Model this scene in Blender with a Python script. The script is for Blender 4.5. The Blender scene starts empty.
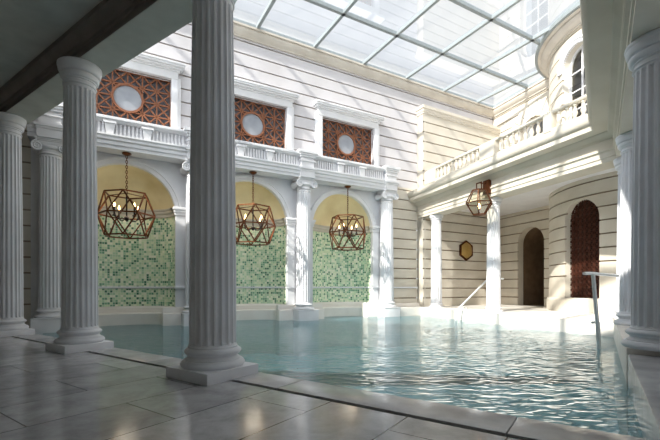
import bpy, bmesh, math, random
from math import sin, cos, pi, atan2, sqrt, radians
from mathutils import Vector, Matrix
random.seed(7)
S = 1.2                      # one design unit (camera height above the deck) in metres
C = bpy.context.scene.collection

# ------------------------------------------------------------------ materials
def newmat(name):
    m = bpy.data.materials.new(name); m.use_nodes = True
    nt = m.node_tree; nt.nodes.clear()
    out = nt.nodes.new('ShaderNodeOutputMaterial')
    return m, nt, out
def node(nt, typ, **kw):
    n = nt.nodes.new(typ)
    for k, v in kw.items():
        if k.startswith('i_'):
            n.inputs[k[2:].replace('_', ' ')].default_value = v
        else: setattr(n, k, v)
    return n
def rgb(r, g, b):            # sRGB 0-255 -> linear
    f = lambda c: ((c/255+0.055)/1.055)**2.4 if c/255 > 0.04045 else c/255/12.92
    return (f(r), f(g), f(b), 1)

def stone(name, col, col2=None, rough=.6, scale=2.0, bump=.05, spec=.3, fine=30):
    m, nt, out = newmat(name)
    p = node(nt, 'ShaderNodeBsdfPrincipled'); p.inputs['Roughness'].default_value = rough
    p.inputs['Specular IOR Level'].default_value = spec
    tc = node(nt, 'ShaderNodeTexCoord')
    n1 = node(nt, 'ShaderNodeTexNoise'); n1.inputs['Scale'].default_value = scale; n1.inputs['Detail'].default_value = 6
    n2 = node(nt, 'ShaderNodeTexNoise'); n2.inputs['Scale'].default_value = fine; n2.inputs['Detail'].default_value = 3
    rp = node(nt, 'ShaderNodeValToRGB')
    c2 = col2 or tuple(c*.82 for c in col[:3])+(1,)
    rp.color_ramp.elements[0].position = .3; rp.color_ramp.elements[0].color = c2
    rp.color_ramp.elements[1].position = .62; rp.color_ramp.elements[1].color = col
    b = node(nt, 'ShaderNodeBump'); b.inputs['Strength'].default_value = bump; b.inputs['Distance'].default_value = .02
    L = nt.links.new
    L(tc.outputs['Object'], n1.inputs['Vector']); L(tc.outputs['Object'], n2.inputs['Vector'])
    L(n1.outputs['Fac'], rp.inputs['Fac']); L(rp.outputs['Color'], p.inputs['Base Color'])
    L(n2.outputs['Fac'], b.inputs['Height']); L(b.outputs['Normal'], p.inputs['Normal'])
    L(p.outputs['BSDF'], out.inputs['Surface'])
    return m
def metal(name, col, rough=.4, met=1.0):
    m, nt, out = newmat(name)
    p = node(nt, 'ShaderNodeBsdfPrincipled')
    tc = node(nt, 'ShaderNodeTexCoord'); n1 = node(nt, 'ShaderNodeTexNoise'); n1.inputs['Scale'].default_value = 14
    rp = node(nt, 'ShaderNodeValToRGB')
    rp.color_ramp.elements[0].color = tuple(c*.7 for c in col[:3])+(1,); rp.color_ramp.elements[1].color = col
    p.inputs['Roughness'].default_value = rough; p.inputs['Metallic'].default_value = met
    nt.links.new(tc.outputs['Object'], n1.inputs['Vector']); nt.links.new(n1.outputs['Fac'], rp.inputs['Fac'])
    nt.links.new(rp.outputs['Color'], p.inputs['Base Color']); nt.links.new(p.outputs['BSDF'], out.inputs['Surface'])
    return m
def emis(name, col, st):
    m, nt, out = newmat(name)
    e = node(nt, 'ShaderNodeEmission'); e.inputs['Color'].default_value = col; e.inputs['Strength'].default_value = st
    nt.links.new(e.outputs[0], out.inputs['Surface']); return m

M = {}
M['wall']   = stone('painted_stone', rgb(206,203,205), rgb(197,194,195), .7, 1.2, .05)
M['warm']   = stone('bath_stone', rgb(212,205,192), rgb(202,194,179), .7, 1.2, .05)
M['white']  = stone('white_stone', rgb(226,226,228), rgb(217,217,219), .55, 2, .03)
M['colgrey']= stone('grey_column_stone', rgb(228,229,234), rgb(218,217,220), .5, 2.5, .03)
M['plaster']= stone('gallery_plaster', rgb(198,197,190), rgb(182,181,174), .8, 2.2, .15, .2, 60)
M['beam']   = stone('gallery_beam', rgb(132,122,116), rgb(116,108,102), .6, 2.2, .05)
M['dome']   = stone('niche_stucco', rgb(238,224,184), rgb(216,198,152), .7, 1.1, .1, .2)
M['mortar'] = stone('mortar', rgb(158,142,124), rgb(140,124,106), .9, 4, .05)
M['deckstone'] = stone('pale_deck_stone', rgb(238,233,226), rgb(228,222,214), .5, 1.5, .04)
M['cornice_b'] = stone('beige_cornice', rgb(204,197,186), rgb(190,182,170), .6, 2, .04)
M['copper'] = metal('aged_copper', rgb(112,70,46), .45)
M['lattice']= metal('rust_lattice', rgb(146,92,62), .6, .1)
M['lattice_dark']= metal('dark_rust_lattice', rgb(88,44,26), .6, .2)
M['brass']  = metal('brass', rgb(206,170,100), .35, .5)
M['steel']  = metal('brushed_steel', rgb(232,235,235), .3, .35)
M['iron']   = metal('black_iron', rgb(34,28,26), .5, .5)
M['bar']    = metal('glazing_bar_paint', rgb(150,158,160), .5, 0)
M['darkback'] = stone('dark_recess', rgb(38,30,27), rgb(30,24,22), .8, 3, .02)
M['greyback'] = stone('grey_recess', rgb(134,136,144), rgb(122,124,132), .8, 3, .02)
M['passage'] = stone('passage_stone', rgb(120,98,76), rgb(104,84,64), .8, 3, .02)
M['bulb']   = emis('warm_bulb', (1, .62, .25, 1), 9)
M['candle'] = stone('dark_candle', rgb(46,36,32), None, .5)

def glass_roof_mat():
    m, nt, out = newmat('roof_glass')
    t = node(nt, 'ShaderNodeBsdfTransparent'); t.inputs['Color'].default_value = (.93, .95, .96, 1)
    g = node(nt, 'ShaderNodeBsdfGlossy'); g.inputs['Roughness'].default_value = .02; g.inputs['Color'].default_value = (.95, .97, 1, 1)
    lw = node(nt, 'ShaderNodeLayerWeight'); lw.inputs['Blend'].default_value = .5
    mr = node(nt, 'ShaderNodeMapRange'); mr.inputs['To Min'].default_value = .10; mr.inputs['To Max'].default_value = .55
    tc = node(nt, 'ShaderNodeTexCoord'); nz = node(nt, 'ShaderNodeTexNoise'); nz.inputs['Scale'].default_value = .8
    b = node(nt, 'ShaderNodeBump'); b.inputs['Strength'].default_value = .01
    mx = node(nt, 'ShaderNodeMixShader'); L = nt.links.new
    L(tc.outputs['Object'], nz.inputs['Vector']); L(nz.outputs['Fac'], b.inputs['Height']); L(b.outputs['Normal'], g.inputs['Normal'])
    L(lw.outputs['Facing'], mr.inputs['Value']); L(mr.outputs['Result'], mx.inputs['Fac'])
    L(t.outputs[0], mx.inputs[1]); L(g.outputs[0], mx.inputs[2]); L(mx.outputs[0], out.inputs['Surface'])
    return m
def pane_mat(name, tint, fac, rough=.05):
    m, nt, out = newmat(name)
    t = node(nt, 'ShaderNodeBsdfTransparent'); t.inputs['Color'].default_value = tint
    g = node(nt, 'ShaderNodeBsdfGlossy'); g.inputs['Roughness'].default_value = rough
    mx = node(nt, 'ShaderNodeMixShader'); mx.inputs['Fac'].default_value = fac; L = nt.links.new
    L(t.outputs[0], mx.inputs[1]); L(g.outputs[0], mx.inputs[2]); L(mx.outputs[0], out.inputs['Surface'])
    return m
M['roof_glass'] = glass_roof_mat()
M['lamp_glass'] = pane_mat('lamp_glass', (.95,.93,.85,1), .12)
M['frost'] = stone('frosted_glass', rgb(166,170,176), rgb(136,140,148), .35, 1.6, .01, .5)

def water_mat():
    m, nt, out = newmat('pool_water'); L = nt.links.new
    tc = node(nt, 'ShaderNodeTexCoord')
    mp2 = node(nt, 'ShaderNodeMapping'); mp2.inputs['Scale'].default_value = (.75, 1.5, 1); mp2.inputs['Rotation'].default_value = (0, 0, radians(-15))
    n1 = node(nt, 'ShaderNodeTexNoise'); n1.inputs['Scale'].default_value = 5; n1.inputs['Detail'].default_value = 1.2; n1.inputs['Roughness'].default_value = .4; n1.inputs['Distortion'].default_value = .9
    n2 = node(nt, 'ShaderNodeTexNoise'); n2.inputs['Scale'].default_value = .55; n2.inputs['Detail'].default_value = 2
    ms = node(nt, 'ShaderNodeMapRange'); ms.inputs['From Min'].default_value = .35; ms.inputs['From Max'].default_value = .65; ms.inputs['To Min'].default_value = .35; ms.inputs['To Max'].default_value = 1.3
    ad = node(nt, 'ShaderNodeMath', operation='MULTIPLY')
    b = node(nt, 'ShaderNodeBump'); b.inputs['Strength'].default_value = 1.0; b.inputs['Distance'].default_value = WATER_BUMP
    L(tc.outputs['Object'], n2.inputs['Vector']); L(tc.outputs['Object'], mp2.inputs['Vector'])
    L(mp2.outputs[0], n1.inputs['Vector']); L(n2.outputs['Fac'], ms.inputs['Value'])
    L(ms.outputs[0], ad.inputs[0]); L(n1.outputs['Fac'], ad.inputs[1]); L(ad.outputs[0], b.inputs['Height'])
    t = node(nt, 'ShaderNodeBsdfTransparent'); t.inputs['Color'].default_value = (.82, .95, .97, 1)
    g = node(nt, 'ShaderNodeBsdfGlossy'); g.inputs['Roughness'].default_value = .03
    fr = node(nt, 'ShaderNodeFresnel'); fr.inputs['IOR'].default_value = 1.38
    mx = node(nt, 'ShaderNodeMixShader')
    L(b.outputs[0], g.inputs['Normal']); L(b.outputs[0], fr.inputs['Normal']); L(fr.outputs[0], mx.inputs['Fac'])
    df = node(nt, 'ShaderNodeBsdfDiffuse'); df.inputs['Color'].default_value = rgb(146,200,210)
    m0 = node(nt, 'ShaderNodeMixShader'); m0.inputs['Fac'].default_value = .3
    L(t.outputs[0], m0.inputs[1]); L(df.outputs[0], m0.inputs[2])
    L(m0.outputs[0], mx.inputs[1]); L(g.outputs[0], mx.inputs[2]); L(mx.outputs[0], out.inputs['Surface'])
    return m
WATER_BUMP = .05
M['water'] = water_mat()

def floor_mat():
    m, nt, out = newmat('grey_marble_slabs'); L = nt.links.new
    uv = node(nt, 'ShaderNodeUVMap'); 
    br = node(nt, 'ShaderNodeTexBrick', offset=.5, offset_frequency=2, squash=1.0)
    br.inputs['Scale'].default_value = 1; br.inputs['Brick Width'].default_value = 1.43; br.inputs['Row Height'].default_value = .7167
    br.inputs['Mortar Size'].default_value = .006; br.inputs['Mortar Smooth'].default_value = .1; br.inputs['Bias'].default_value = 0
    br.inputs['Color1'].default_value = rgb(214,213,216); br.inputs['Color2'].default_value = rgb(184,183,187); br.inputs['Mortar'].default_value = rgb(62,58,56)
    n1 = node(nt, 'ShaderNodeTexNoise'); n1.inputs['Scale'].default_value = 3.4; n1.inputs['Detail'].default_value = 10; n1.inputs['Roughness'].default_value = .72; n1.inputs['Distortion'].default_value = .35
    rp = node(nt, 'ShaderNodeValToRGB'); rp.color_ramp.elements[0].position = .34; rp.color_ramp.elements[0].color = (.58,.57,.56,1)
    rp.color_ramp.elements[1].position = .6; rp.color_ramp.elements[1].color = (1,1,1,1)
    mu = node(nt, 'ShaderNodeMixRGB', blend_type='MULTIPLY'); mu.inputs['Fac'].default_value = .8
    p = node(nt, 'ShaderNodeBsdfPrincipled')
    mr = node(nt, 'ShaderNodeMapRange'); mr.inputs['To Min'].default_value = .05; mr.inputs['To Max'].default_value = .22
    n3 = node(nt, 'ShaderNodeTexNoise'); n3.inputs['Scale'].default_value = 4; n3.inputs['Detail'].default_value = 5
    b = node(nt, 'ShaderNodeBump'); b.inputs['Strength'].default_value = .25; b.inputs['Distance'].default_value = .006; b.invert = True
    L(uv.outputs[0], br.inputs['Vector']); L(uv.outputs[0], n1.inputs['Vector']); L(uv.outputs[0], n3.inputs['Vector'])
    L(n1.outputs['Fac'], rp.inputs['Fac']); L(br.outputs['Color'], mu.inputs[1]); L(rp.outputs['Color'], mu.inputs[2])
    L(mu.outputs[0], p.inputs['Base Color']); L(n3.outputs['Fac'], mr.inputs['Value']); L(mr.outputs[0], p.inputs['Roughness'])
    L(br.outputs['Fac'], b.inputs['Height']); L(b.outputs[0], p.inputs['Normal']); L(p.outputs[0], out.inputs['Surface'])
    return m
M['floor'] = floor_mat()
def coping_mat():
    return stone('coping_marble', rgb(206,205,208), rgb(170,169,172), .22, 2.2, .02, .5)
M['coping'] = coping_mat()

def mosaic_mat(name, size, cols, grout, rough=.25):
    m, nt, out = newmat(name); L = nt.links.new
    uv = node(nt, 'ShaderNodeUVMap')
    sc = node(nt, 'ShaderNodeVectorMath', operation='SCALE'); sc.inputs['Scale'].default_value = 1/size
    fl = node(nt, 'ShaderNodeVectorMath', operation='FLOOR')
    fc = node(nt, 'ShaderNodeVectorMath', operation='FRACTION')
    wn = node(nt, 'ShaderNodeTexWhiteNoise', noise_dimensions='2D')
    rp = node(nt, 'ShaderNodeValToRGB'); rp.color_ramp.interpolation = 'CONSTANT'
    els = rp.color_ramp.elements
    while len(els) < len(cols): els.new(.5)
    for i, c in enumerate(cols): els[i].position = i/len(cols); els[i].color = c
    L(uv.outputs[0], sc.inputs[0]); L(sc.outputs[0], fl.inputs[0]); L(sc.outputs[0], fc.inputs[0])
    L(fl.outputs[0], wn.inputs['Vector']); L(wn.outputs['Value'], rp.inputs['Fac'])
    sx = node(nt, 'ShaderNodeSeparateXYZ'); L(fc.outputs[0], sx.inputs[0])
    def edge(o):
        a = node(nt, 'ShaderNodeMath', operation='SUBTRACT'); a.inputs[1].default_value = .5; L(o, a.inputs[0])
        b = node(nt, 'ShaderNodeMath', operation='ABSOLUTE'); L(a.outputs[0], b.inputs[0]); return b.outputs[0]
    mxx = node(nt, 'ShaderNodeMath', operation='MAXIMUM'); L(edge(sx.outputs['X']), mxx.inputs[0]); L(edge(sx.outputs['Y']), mxx.inputs[1])
    gt = node(nt, 'ShaderNodeMath', operation='GREATER_THAN'); gt.inputs[1].default_value = .44; L(mxx.outputs[0], gt.inputs[0])
    mx = node(nt, 'ShaderNodeMixRGB'); mx.inputs[2].default_value = grout
    L(gt.outputs[0], mx.inputs['Fac']); L(rp.outputs['Color'], mx.inputs[1])
    p = node(nt, 'ShaderNodeBsdfPrincipled'); p.inputs['Roughness'].default_value = rough
    L(mx.outputs[0], p.inputs['Base Color']); L(p.outputs[0], out.inputs['Surface'])
    return m
M['mosaic'] = mosaic_mat('green_mosaic', .066, [rgb(70,122,90), rgb(178,210,172), rgb(206,226,186), rgb(128,178,140), rgb(222,234,198), rgb(232,238,208), rgb(186,214,178), rgb(240,242,218), rgb(108,158,124), rgb(212,226,188)], rgb(232,234,214))
M['pooltile'] = mosaic_mat('pool_lining', .16, [rgb(160,206,214), rgb(172,214,220), rgb(150,198,208), rgb(180,220,224)], rgb(186,218,220), .5)

# ------------------------------------------------------------------ mesh builder (design units, scaled by S on build)
class MB:
    def __init__(s): s.v = []; s.f = []; s.uv = []; s._j = None
    @property
    def joint(s):                # recessed mortar behind raised courses, a second mesh
        if s._j is None: s._j = MB()
        return s._j
    def face(s, pts, uv=None):
        i = len(s.v); s.v += [tuple(p) for p in pts]; s.f.append(tuple(range(i, i+len(pts)))); s.uv.append(uv)
    def box(s, x0, x1, y0, y1, z0, z1):
        P = [(x0,y0,z0),(x1,y0,z0),(x1,y1,z0),(x0,y1,z0),(x0,y0,z1),(x1,y0,z1),(x1,y1,z1),(x0,y1,z1)]
        for q in ((0,3,2,1),(4,5,6,7),(0,1,5,4),(1,2,6,5),(2,3,7,6),(3,0,4,7)): s.face([P[k] for k in q])
        return s
    def hexa(s, B, T):
        for q in ([B[3],B[2],B[1],B[0]], T, [B[0],B[1],T[1],T[0]], [B[1],B[2],T[2],T[1]], [B[2],B[3],T[3],T[2]], [B[3],B[0],T[0],T[3]]): s.face(q)
    def prism(s, poly, z0, z1, uvf=None):
        s.face([(x,y,z1) for x,y in poly], [uvf(x,y) for x,y in poly] if uvf else None)
        s.face([(x,y,z0) for x,y in reversed(poly)], [uvf(x,y) for x,y in reversed(poly)] if uvf else None)
        n = len(poly)
        for i in range(n):
            a, b = poly[i], poly[(i+1)%n]
            s.face([(a[0],a[1],z0),(b[0],b[1],z0),(b[0],b[1],z1),(a[0],a[1],z1)], [(0,0)]*4 if uvf else None)
        return s
    def lathe(s, prof, seg=48, cx=0, cy=0, cap=True, a0=0, a1=2*pi):
        full = abs(a1-a0-2*pi) < 1e-6
        rows = [[(cx+r*cos(a0+(a1-a0)*k/seg), cy+r*sin(a0+(a1-a0)*k/seg), z) for k in range(seg+(0 if full else 1))] for r, z in prof]
        n = seg if full else seg
        for i in range(len(rows)-1):
            for k in range(n):
                k2 = (k+1) % len(rows[0])
                s.face([rows[i][k], rows[i][k2], rows[i+1][k2], rows[i+1][k]])
        if cap and full:
            s.face(list(reversed(rows[0]))); s.face(rows[-1])
        return s
    def tube(s, pts, r, seg=8, closed=False):
        pts = [Vector(p) for p in pts]; n = len(pts); rings = []
        prev = None
        for i, p in enumerate(pts):
            if closed: d = pts[(i+1)%n]-pts[i-1]
            else: d = pts[min(i+1,n-1)]-pts[max(i-1,0)]
            d.normalize()
            if prev is None:
                u = d.orthogonal().normalized()
            else:
                u = prev-d*prev.dot(d)
                u = u.normalized() if u.length > 1e-6 else d.orthogonal().normalized()
            prev = u; w = d.cross(u)
            rr = r(i/(n-1)) if callable(r) else r
            rings.append([p+u*(rr*cos(2*pi*k/seg))+w*(rr*sin(2*pi*k/seg)) for k in range(seg)])
        m = n if closed else n-1
        for i in range(m):
            A, B = rings[i], rings[(i+1)%n]
            for k in range(seg): s.face([A[k],A[(k+1)%seg],B[(k+1)%seg],B[k]])
        if not closed: s.face(list(reversed(rings[0]))); s.face(rings[-1])
        return s
    def bar(s, a, b, w=.02, h=None):
        """square bar between two points"""
        a, b = Vector(a), Vector(b); d = (b-a)
        if d.length < 1e-6: return s
        d.normalize(); up = Vector((0,0,1)) if abs(d.z) < .95 else Vector((1,0,0))
        x = d.cross(up).normalized(); y = x.cross(d); h = h or w
        q = [(-w/2,-h/2),(w/2,-h/2),(w/2,h/2),(-w/2,h/2)]
        A = [a+x*i+y*j for i,j in q]; B = [b+x*i+y*j for i,j in q]
        s.hexa(A, B); return s
    def sweep(s, prof, path, closed_prof=True):
        """prof: (offset to the right of travel, z); path: 2-D points, mitred"""
        n = len(path); rows = []
        for i in range(n):
            p = Vector(path[i])
            ds = []
            if i > 0: ds.append((p-Vector(path[i-1])).normalized())
            if i < n-1: ds.append((Vector(path[i+1])-p).normalized())
            ns = [Vector((d.y, -d.x)) for d in ds]
            if len(ns) == 2:
                m = (ns[0]+ns[1]).normalized(); m = m/ m.dot(ns[0])
            else: m = ns[0]
            rows.append([(p.x+m.x*o, p.y+m.y*o, z) for o, z in prof])
        k = len(prof)
        for i in range(n-1):
            for j in range(k if closed_prof else k-1):
                j2 = (j+1) % k
                s.face([rows[i][j], rows[i+1][j], rows[i+1][j2], rows[i][j2]])
        if closed_prof: s.face(rows[0]); s.face(list(reversed(rows[-1])))
        return s
    def build(s, name, mat, parent=None, loc=(0,0,0), rot=0, bevel=0, smooth=32):
        me = bpy.data.meshes.new(name)
        me.from_pydata([(x*S, y*S, z*S) for x,y,z in s.v], [], s.f)
        if any(u is not None for u in s.uv):
            uvl = me.uv_layers.new(name='UVMap'); li = 0
            for f, u in zip(s.f, s.uv):
                for k in range(len(f)):
                    if u is not None: uvl.data[li].uv = u[k]
                    li += 1
        bm = bmesh.new(); bm.from_mesh(me)
        bmesh.ops.remove_doubles(bm, verts=bm.verts, dist=2e-5)
        bmesh.ops.recalc_face_normals(bm, faces=bm.faces)
        if bevel:
            es = [e for e in bm.edges if len(e.link_faces) == 2 and e.calc_face_angle() > .6]
            bmesh.ops.bevel(bm, geom=es, offset=bevel*S, segments=2, profile=.6, affect='EDGES', clamp_overlap=True)
        ang = radians(smooth)
        for e in bm.edges:
            e.smooth = len(e.link_faces) == 2 and e.calc_face_angle() < ang
        for f in bm.faces: f.smooth = True
        bm.to_mesh(me); bm.free()
        me.materials.append(mat)
        o = bpy.data.objects.new(name, me); C.objects.link(o)
        o.location = Vector(loc)*S; o.rotation_euler = (0,0,rot)
        if parent: o.parent = parent
        if s._j and s._j.f: s._j.build('mortar_joints', M['mortar'], parent, loc, rot)
        return o

def empty(name, loc=(0,0,0), rot=0, parent=None):
    o = bpy.data.objects.new(name, None); C.objects.link(o)
    o.location = Vector(loc)*S; o.rotation_euler = (0,0,rot)
    o.empty_display_size = .2
    if parent: o.parent = parent
    return o
def tag(o, label, cat, group=None):
    o['label'] = label; o['category'] = cat; o['kind'] = 'thing'
    if group: o['group'] = group
    return o
def struct(o, label=None, cat=None):
    o['kind'] = 'structure'
    if label: o['label'] = label
    if cat: o['category'] = cat
    return o
def copy_tree(o, parent=None):
    c = o.copy(); C.objects.link(c)
    if parent: c.parent = parent
    for ch in [x for x in bpy.data.objects if x.parent == o]: copy_tree(ch, c)
    return c

# ------------------------------------------------------------------ frames of the three sides of the court
AW = atan2(.493, .870)                # niche wall: local x = along, y = into the wall
AR = atan2(-.94, .3412)               # right wall: local x = towards the camera, y = into the wall
RQ = (7.14, 17.27, 0)
AT = atan2(.825, .565)                # near right colonnade
AF = atan2(-.573, .82)                # front gallery: local x = to the right, y = towards the pool
CA = (3.64, 4.35)                     # near right column
def W(t, n): return (t*cos(AW)-n*sin(AW), t*sin(AW)+n*cos(AW))
def R(s, o): # o = distance out from the right wall into the court
    return (RQ[0]+s*cos(AR)+o*sin(AR), RQ[1]+s*sin(AR)-o*cos(AR))
def F(a, n): return (a*cos(AF)-n*sin(AF), a*sin(AF)+n*cos(AF))
def T(j, y): return (CA[0]+j*cos(AT)-y*sin(AT), CA[1]+j*sin(AT)+y*cos(AT))
NW = 11.5; NP = 11.15; TP = 10.36     # niche wall plane, pier plane, pier's left corner
ROOF = 8.74; ZD = .28                 # glass roof, raised right-hand deck
OC = 4.03                             # right colonnade: column line in front of the right wall
def s_from_u(o, u):                   # where on that line a bearing falls
    r = (u-330)/394
    bx, by = R(0, o)
    return (r*by-bx)/(cos(AR)-r*sin(AR))
K = (6.19, 8.07)                      # corner between the two right colonnades

# ------------------------------------------------------------------ coursed walls with openings
def hole_edge(h, z):
    """h: dict c, hw, z0, spring (arch) or z1 (rect). returns (l, r) or None at height z"""
    top = h['z1']
    if z <= h['z0']+1e-6 or z >= top-1e-6: return None
    if h.get('arch'):
        sp = top-h['hw']
        if z > sp:
            x = sqrt(max(0, h['hw']**2-(z-sp)**2)); return (h['c']-x, h['c']+x)
    return (h['c']-h['hw'], h['c']+h['hw'])
def zcuts(za, zb, holes):
    cs = {za, zb}
    for h in holes:
        pts = [h['z0'], h['z1']]
        if h.get('arch'):
            sp = h['z1']-h['hw']; pts += [sp+h['hw']*sin(pi/2*k/14) for k in range(15)]
        for p in pts:
            if za+1e-4 < p < zb-1e-4: cs.add(p)
    return sorted(cs)
def spans(zl, zh, t0, t1, holes):
    """trapezoids left solid between zl and zh"""
    e = 1e-5; cuts = []
    for h in holes:
        mid = hole_edge(h, (zl+zh)/2)
        if not mid: continue
        lo = hole_edge(h, zl+e) or (h['c'], h['c']); hi = hole_edge(h, zh-e) or (h['c'], h['c'])
        cuts.append((lo[0], lo[1], hi[0], hi[1]))
    cuts.sort(); res = []; a, b = t0, t0
    for c in cuts:
        res.append((a, c[0], b, c[2])); a, b = c[1], c[3]
    res.append((a, t1, b, t1)); return res
def face_band(mb, mp, zl, zh, t0, t1, holes, d, sub):
    for a0, a1, b0, b1 in spans(zl, zh, t0, t1, holes):
        n = max(1, int(math.ceil((a1-a0)/sub))) if sub else 1
        for k in range(n):
            f, g = k/n, (k+1)/n
            mb.face([mp(a0+(a1-a0)*f, zl, d), mp(a0+(a1-a0)*g, zl, d), mp(b0+(b1-b0)*g, zh, d), mp(b0+(b1-b0)*f, zh, d)])
def coursed(mb, mp, t0, t1, z0, z1, holes=(), grooves=(), g=.05, gw=.04, thick=.3, sub=None):
    gs = sorted(z for z in grooves if z0+.05 < z < z1-.05)
    edges = [z0]+[x for z in gs for x in (z-gw/2, z+gw/2)]+[z1]
    for i in range(0, len(edges), 2):
        za, zb = edges[i], edges[i+1]
        zc = zcuts(za, zb, holes)
        for zl, zh in zip(zc, zc[1:]): face_band(mb, mp, zl, zh, t0, t1, holes, 0, sub)
        for z, zz in ((za, za+1e-4), (zb, zb-1e-4)):
            for a0, a1, b0, b1 in spans(min(z,zz), max(z,zz), t0, t1, holes):
                n = max(1, int(math.ceil((a1-a0)/sub))) if sub else 1
                for k in range(n):
                    p, q = a0+(a1-a0)*k/n, a0+(a1-a0)*(k+1)/n
                    mb.face([mp(p, z, 0), mp(q, z, 0), mp(q, z, -g), mp(p, z, -g)])
        for t in (t0, t1):
            mb.face([mp(t, za, 0), mp(t, zb, 0), mp(t, zb, -g), mp(t, za, -g)])
        for h in holes:
            for zl, zh in zip(zc, zc[1:]):
                if hole_edge(h, (zl+zh)/2):
                    lo = hole_edge(h, zl+1e-5) or (h['c'],)*2; hi = hole_edge(h, zh-1e-5) or (h['c'],)*2
                    for k in (0, 1):
                        mb.face([mp(lo[k], zl, 0), mp(hi[k], zh, 0), mp(hi[k], zh, -g), mp(lo[k], zl, -g)])
    zc = zcuts(z0, z1, holes)
    for zl, zh in zip(zc, zc[1:]):
        face_band(mb.joint, mp, zl, zh, t0, t1, holes, -g, sub)
        face_band(mb, mp, zl, zh, t0, t1, holes, -thick, sub)
        for t in (t0, t1): mb.face([mp(t, zl, -g), mp(t, zh, -g), mp(t, zh, -thick), mp(t, zl, -thick)])
    for h in holes: reveal(mb, mp, h, -g, -thick)
def reveal(mb, mp, h, d0, d1):
    pts = [(h['c']-h['hw'], h['z0'])]
    if h.get('arch'):
        sp = h['z1']-h['hw']; pts += [(h['c']-h['hw']*cos(pi*k/28), sp+h['hw']*sin(pi*k/28)) for k in range(29)]
    else: pts += [(h['c']-h['hw'], h['z1']), (h['c']+h['hw'], h['z1'])]
    pts.append((h['c']+h['hw'], h['z0']))
    m = len(pts)
    for i in range(m):
        (a, za), (b, zb) = pts[i], pts[(i+1)%m]
        n = 6 if i == m-1 else 1
        for k in range(n):
            f, q = k/n, (k+1)/n
            p0 = (a+(b-a)*f, za+(zb-za)*f); p1 = (a+(b-a)*q, za+(zb-za)*q)
            mb.face([mp(p0[0], p0[1], d0), mp(p1[0], p1[1], d0), mp(p1[0], p1[1], d1), mp(p0[0], p0[1], d1)])
GRV = [.606+.3685*k for k in range(22)]

# ================================================================== NICHE WALL
wall = struct(empty('wall_left', (0,0,0), AW))
mpW = lambda t, z, d: (t, NW-d, z)
mids = [.44, 3.755, 7.05]; cols_t = [-1.13, 2.1, 5.42, 8.69]
wins_t = [.48, 3.88, 7.235]
niche_h = [dict(c=m, hw=1.2, z0=-1.2, z1=4.2, arch=True) for m in mids]
TL, TR = -1.55, 9.05
# smooth storey with the arches
b = MB(); coursed(b, mpW, TL, TR, -1.1, 4.75, niche_h, (), thick=.12); b.build('arcade_wall', M['white'], wall)
# rusticated flanks and upper storey
b = MB(); coursed(b, mpW, -7.5, TL, -1.1, 4.75, (), GRV, thick=.3); b.build('rusticated_flank', M['warm'], wall)
b = MB(); coursed(b, mpW, TR, TP, -1.1, 4.75, (), GRV, thick=.3); b.build('rusticated_flank', M['warm'], wall)
WZ0, WZ1, WHW = 5.28, 6.66, 1.05
win_h = [dict(c=m, hw=WHW, z0=WZ0, z1=WZ1) for m in wins_t]
b = MB(); coursed(b, mpW, -7.5, 14.9, 4.75, 8.42, win_h, GRV, thick=.3); b.build('rusticated_upper_wall', M['wall'], wall)
# roof cornice
prof = [(0,8.42),(.05,8.42),(.05,8.46),(.1,8.5),(.15,8.56),(.17,8.62),(.15,8.68),(.2,8.69),(.2,8.74),(0,8.74)]
b = MB(); b.sweep(prof, [(-7.5, NW), (14.73, NW)]); b.build('roof_cornice', M['cornice_b'], wall)
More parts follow.
